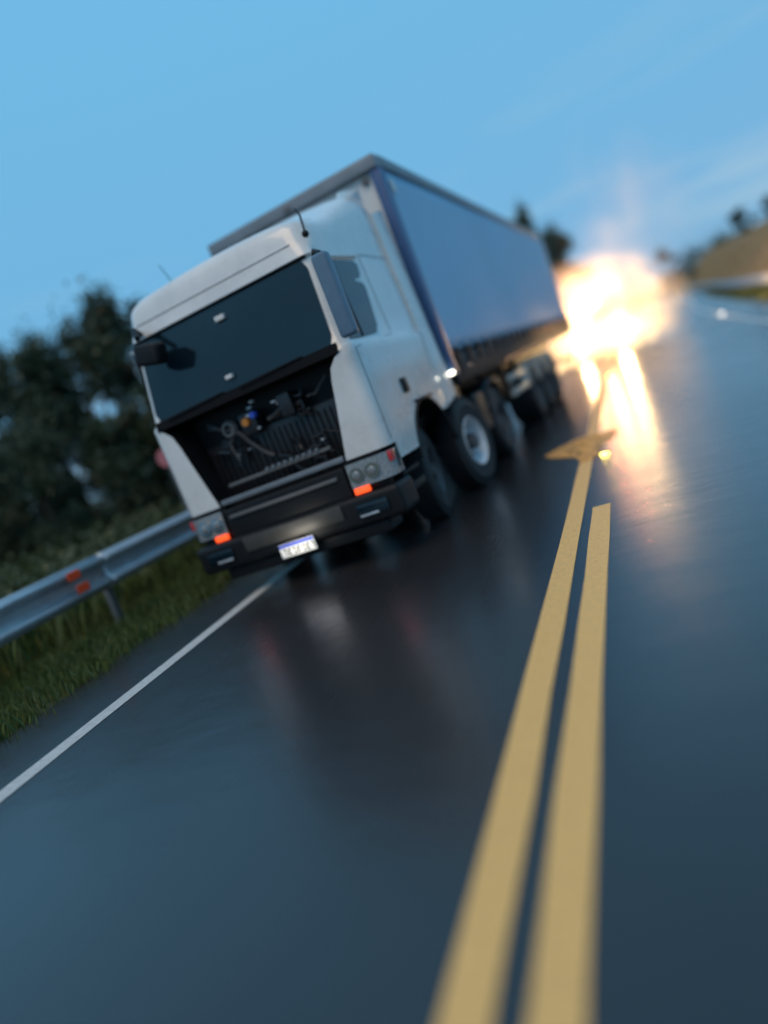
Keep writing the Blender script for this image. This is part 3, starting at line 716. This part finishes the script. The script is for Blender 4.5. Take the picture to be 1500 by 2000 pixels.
# wheels touch the road: the right ones hang 11 cm, the left ones 3 cm
ZR, ZL = .52-.108, .52-.035
wheel(1, 0.96, 1.40, ZR, math.radians(10), truck, MT['hub'])
wheel(-1, -1.06, 1.45, ZL, math.radians(20), truck)
w2 = wheel(1, 1.15, 2.70, ZR+.045, math.radians(-7), truck); w2.scale = (1.1, 1.1, 1.1)
wheel(-1, -1.08, 2.85, ZL, math.radians(-5), truck)
wheel(1, .96, 4.75, ZR, 0, truck, MT['hub'], dual=True)
wheel(-1, -.96, 4.75, ZL, 0, truck, dual=True)
b = MB(); b.box(1.05, 1.24, 3.46, 4.1, .42, .98, .05, 3); b.build('fuel_tank', MT['black'], truck)
b = MB(); b.box(-1.24, -1.05, 3.46, 4.1, .42, .98, .05, 3); b.build('fuel_tank', MT['black'], truck)
def mudguard(y, parent, zc, r_=.62, x0=.68, x1=1.26, a0=15, a1=165, mt='black', s=1):
    b = MB(); n = 14
    for k in range(n):
        t0, t1 = math.radians(a0+(a1-a0)*k/n), math.radians(a0+(a1-a0)*(k+1)/n)
        p = [(s*x0, y+r_*math.cos(t0), zc+r_*math.sin(t0)), (s*x1, y+r_*math.cos(t0), zc+r_*math.sin(t0)), (s*x1, y+r_*math.cos(t1), zc+r_*math.sin(t1)), (s*x0, y+r_*math.cos(t1), zc+r_*math.sin(t1))]
        b.poly(p)
    bmesh.ops.remove_doubles(b.bm, verts=b.bm.verts, dist=.001)
    o = b.build('mudguard', MT[mt], parent); so = o.modifiers.new('s', 'SOLIDIFY'); so.thickness = .03
    return o
for s in (1, -1):
    mudguard(2.74, truck, .46, r_=.60, x0=.85, s=s); mudguard(4.75, truck, .46, s=s)
MB().box(1.26, 1.315, 2.69, 2.80, 1.33, 1.385, .012).build('marker_lamp', MT['white_lit'], truck)
MB().box(1.28, 1.325, 3.50, 3.70, 1.36, 1.385, .006).build('marker_lamp', MT['trail_grey'], truck)
MB().box(.9, 1.20, 2.42, 3.1, 1.02, 1.30, .03).build('air_tank', MT['black'], truck)

# ------------------------------------------------------------------ the trailer
T0, TL, TH, TW, ZF = 2.82, 13.87, 4.16, 1.30, 1.32
tr = empty('trailer', truck.location); tr.rotation_euler = truck.rotation_euler
tag(tr, 'long curtain-sided trailer with blue-grey side coupled behind the white cab', 'trailer')
T1 = T0+TL
MB().box(-TW+.02, TW-.02, T0+.02, T1-.02, TH-.05, TH-.01).build('roof', MT['trail_grey'], tr, smooth=False)
MB().box(-TW+.1, TW-.1, T0+.03, T0+.08, ZF+.02, TH-.10).build('bulkhead', MT['trail_white'], tr, smooth=False)
MB().box(-TW-.01, TW+.01, T0-.06, T0+.12, TH-.16, TH+.01, .03, 3).build('front_header', MT['trail_grey'], tr)
for s in (1, -1):
    MB().box(s*(TW-.12), s*(TW+.012), T0-.03, T0+.20, ZF, TH-.15, .02, 2).build('corner_post', MT['navy'], tr)
    MB().box(s*(TW-.06), s*(TW+.015), T0+.12, T1, TH-.13, TH+.012, .015, 2).build('roof_rail', MT['trail_grey'], tr)
    MB().box(s*(TW-.06), s*(TW+.015), T1-.15, T1+.02, ZF-.1, TH-.12, .02, 2).build('rear_post', MT['galv'], tr)
    # curtain: gently rippled sheet hanging from the roof rail
    ny, nz_ = 150, 14; Vv = []; Ff = []
    for j in range(nz_):
        z = ZF+.30+(TH-.12-ZF-.30)*j/(nz_-1)
        for i in range(ny):
            y = T0+.18+(TL-.32)*i/(ny-1)
            rip = .010*math.sin(y*1.31+1)*math.sin(math.pi*j/nz_)+.0008*math.sin(y*9.2)*(1-j/nz_)
            Vv.append((s*(TW-.02+rip), y, z))
    for j in range(nz_-1):
        for i in range(ny-1):
            a = j*ny+i; Ff.append((a, a+1, a+ny+1, a+ny))
    cu = mesh_obj('curtain', Vv, Ff, MT['curtain'], tr, smooth=True)
    so = cu.modifiers.new('s', 'SOLIDIFY'); so.thickness = .004
    MB().box(s*(TW-.08), s*(TW-.01), T0+.1, T1, ZF-.12, ZF+.26, .01).build('side_rail', MT['black'], tr)
    if s > 0:
        for k in range(22):
            y = T0+.45+k*.62
            if k == 0:
                bk = MB().box(TW-.012, TW+.02, -.03, .03, ZF+.10, ZF+.34, .005, 1).build('buckle', MT['black'], tr); bk.location = (0, y, 0)
                stp = MB().box(TW-.015, TW+.004, -.018, .018, ZF+.34, ZF+.42).build('strap', MT['curtain'], tr, smooth=False); stp.location = (0, y, 0)
            else:
                for src in (bk, stp):
                    q = src.copy(); COL.objects.link(q); q.parent = tr; q.location = (0, y, 0)
MB().box(TW-.004, TW+.006, T0+.30, T0+.43, TH-.42, TH-.26, .003, 1).build('label_plate', MT['trail_white'], tr)
MB().box(-.06, .06, T0-.075, T0-.055, TH-.13, TH-.06, .006).build('clearance_lamp', MT['grey'], tr)
MB().box(TW-.26, TW-.17, T0-.01, T0+.02, TH-.28, TH-.2, .006).build('vent', MT['grey'], tr)
MB().box(-TW+.06, TW-.06, T0+.1, T1, ZF-.02, ZF+.0).build('floor', MT['black'], tr, smooth=False)
for s in (1, -1): MB().box(s*.42, s*.52, T0+1.0, T1-.1, .98, ZF-.03, .01).build('chassis_beam', MT['black'], tr)
for k in range(12): 
    q = MB().box(-TW+.08, TW-.08, T0+.6+k*1.1, T0+.68+k*1.1, ZF-.14, ZF-.03).build('cross_member', MT['black'], tr, smooth=False)
for k, y_ in enumerate((8.35, 9.70, 11.05)):
    MB().cyl((-1, y_, .45), (1, y_, .45), .07, n=12).build('axle', MT['black'], tr)
    for s in (1, -1):
        wheel(s, s*.96, y_, (ZR if s > 0 else ZL), 0, tr, MT['hub'], dual=True)
        mudguard(y_, tr, .44, r_=.62, mt='mud', s=s)
MB().box(TW-.07, TW-.02, 5.9, 7.4, .62, .72, .01).build('side_guard', MT['mud'], tr)
MB().box(TW-.07, TW-.02, 5.9, 7.4, .88, .98, .01).build('side_guard', MT['mud'], tr)
MB().box(TW-.2, TW-.10, 6.0, 6.08, .6, 1.2, .01).build('side_guard_bracket', MT['black'], tr)
MB().box(TW-.2, TW-.10, 7.2, 7.28, .6, 1.2, .01).build('side_guard_bracket', MT['black'], tr)
MB().box(TW-.015, TW+.004, 6.1, 12.4, ZF-.10, ZF-.06).build('reflective_tape', MT['red'], tr, smooth=False)
MB().cyl((.75, 6.2, .10), (.75, 6.2, 1.2), .05, n=10).build('landing_leg', MT['black'], tr)
MB().cyl((-.75, 6.2, .10), (-.75, 6.2, 1.2), .05, n=10).build('landing_leg', MT['black'], tr)
MB().box(-1.2, 1.2, T1-.25, T1-.12, .45, .58, .01).build('rear_bumper', MT['galv_dark'], tr)
MB().box(-TW+.08, TW-.08, T1-.03, T1, ZF, TH-.12).build('rear_door', MT['trail_white'], tr, smooth=False)

# ------------------------------------------------------------------ rescue vehicle with dazzling lamps
rv = empty('rescue_vehicle', (-1.0, 29.8, 0), 0)
tag(rv, 'oncoming vehicle with dazzling warm headlights and red roof beacons beyond the trailer', 'vehicle')
prof = [(0.0, .45), (-.02, .95), (.15, 1.10), (1.15, 1.20), (1.75, 1.85), (2.1, 1.92), (4.0, 1.92), (4.3, 1.80), (4.55, 1.15), (4.6, .5), (4.1, .38), (.5, .36)]
b = MB(); b.poly([(-.93, y, z) for y, z in prof], th=1.86, nrm=(1, 0, 0))
bmesh.ops.bevel(b.bm, geom=list(b.bm.edges), offset=.06, segments=2, affect='EDGES'); b.build('body', MT['resc'], rv)
MB().poly([(-.78, 1.22, 1.25), (.78, 1.22, 1.25), (.70, 1.70, 1.80), (-.70, 1.70, 1.80)], th=.03, nrm=(0, -.7, .6)).build('windscreen', MT['glass'], rv, smooth=False)
MB().box(-.55, .55, -.05, .02, .62, .92, .02).build('grille', MT['black'], rv)
MB().box(-.95, .95, -.14, .10, .38, .58, .04, 2).build('bumper', MT['grey'], rv)
for s in (1, -1):
    h_ = MB().box(s*.58, s*.90, -.06, .05, .70, .92, .03, 2).build('headlamp', MT['chrome'], rv)
    MB().cyl((s*.74, -.09, .81), (s*.74, -.06, .81), .095, n=20).build('lamp_lens', MT['headlamp_on'], h_)
    MB().cyl((s*.70, -.17, .48), (s*.70, -.14, .48), .06, n=16).build('fog_lamp', MT['flood_on'], rv)
    MB().box(s*.94, s*1.12, 1.25, 1.40, 1.20, 1.42, .03).build('mirror', MT['black'], rv)
    MB().poly([(s*.935, 1.75, 1.25), (s*.935, 3.8, 1.25), (s*.935, 3.7, 1.75), (s*.935, 2.0, 1.75)], th=.01, nrm=(s, 0, 0)).build('side_window', MT['sideglass'], rv, smooth=False)
    for y_ in (.95, 3.7):
        w_ = MB().lathe_x([(-.11, .2), (-.11, .36), (.11, .36), (.11, .2)], (s*.83, y_, .36), 28).build('wheel', MT['tyre'], rv)
        MB().cyl((s*.84, y_, .36), (s*.945, y_, .36), .21, n=20).build('rim', MT['rim'], w_)
lb = MB().box(-.62, .62, 1.95, 2.15, 1.93, 1.99, .02).build('roof_bar', MT['black'], rv)
for k, (x_, mt_) in enumerate(((-.56, 'beacon_red'), (-.34, 'beacon_red'), (-.10, 'flood_on'), (.12, 'flood_on'), (.34, 'beacon_red'), (.56, 'amber_on'))):
    MB().box(x_-.09, x_+.09, 1.90, 2.12, 1.995, 2.10, .02).build('beacon', MT[mt_], lb)
def plamp(name, loc, e, col, parent, r_=.08, spot=None):
    d = bpy.data.lights.new(name, 'SPOT' if spot else 'POINT'); d.energy = e; d.color = col; d.shadow_soft_size = r_
    o = bpy.data.objects.new(name, d); COL.objects.link(o); o.parent = parent; o.location = loc
    if spot: d.spot_size = math.radians(spot[0]); d.spot_blend = .6; o.rotation_euler = spot[1]
    return o
for s in (1, -1): plamp('headlamp_light', (s*.74, -.22, .81), 1300, (1, .62, .25), rv, .09)
plamp('beacon_light', (0.0, 1.80, 2.25), 4300, (1, .56, .24), rv, .15)
plamp('beacon_light', (-.5, 1.80, 2.2), 900, (1, .10, .06), rv, .10)

# mist added to widen the lamps' glow, with exhaust rising behind the vehicle
def mist(name, loc, scl, dens, ns=1.4, thr=.42):
    b = MB(); bmesh.ops.create_icosphere(b.bm, subdivisions=3, radius=1.0)
    M = bpy.data.materials.new(name); M.use_nodes = True; t = M.node_tree; t.nodes.clear()
    o_ = t.nodes.new('ShaderNodeOutputMaterial'); v = t.nodes.new('ShaderNodeVolumePrincipled'); t.links.new(v.outputs[0], o_.inputs['Volume'])
    v.inputs['Color'].default_value = (.95, .95, .95, 1); v.inputs['Anisotropy'].default_value = .25
    c = t.nodes.new('ShaderNodeTexCoord'); ln = t.nodes.new('ShaderNodeVectorMath'); ln.operation = 'LENGTH'; t.links.new(c.outputs['Object'], ln.inputs[0])
    r1 = t.nodes.new('ShaderNodeMapRange'); r1.interpolation_type = 'SMOOTHSTEP'; r1.inputs[1].default_value = 1.0; r1.inputs[2].default_value = .05; r1.inputs[3].default_value = 0; r1.inputs[4].default_value = 1; t.links.new(ln.outputs['Value'], r1.inputs[0])
    n_ = t.nodes.new('ShaderNodeTexNoise'); n_.inputs['Scale'].default_value = ns; n_.inputs['Detail'].default_value = 3; t.links.new(c.outputs['Object'], n_.inputs[0])
    r2 = t.nodes.new('ShaderNodeMapRange'); r2.inputs[1].default_value = thr; r2.inputs[2].default_value = .65; t.links.new(n_.outputs[0], r2.inputs[0])
    p = t.nodes.new('ShaderNodeMath'); p.operation = 'MULTIPLY'; t.links.new(r1.outputs[0], p.inputs[0]); t.links.new(r2.outputs[0], p.inputs[1])
    p2 = t.nodes.new('ShaderNodeMath'); p2.operation = 'MULTIPLY'; t.links.new(p.outputs[0], p2.inputs[0]); p2.inputs[1].default_value = dens
    t.links.new(p2.outputs[0], v.inputs['Density'])
    o = b.build(name, M); o.location = loc; o.scale = scl; o['kind'] = 'stuff'
    return o
mist('added_glow_mist', (-.95, 28.6, 1.2), (3.7, 3.4, 2.8), 1.8, 3.6, .36)
mist('exhaust_smoke', (1.2, 33, 5.0), (3.2, 3.0, 5.0), .10, 2.2, .42)
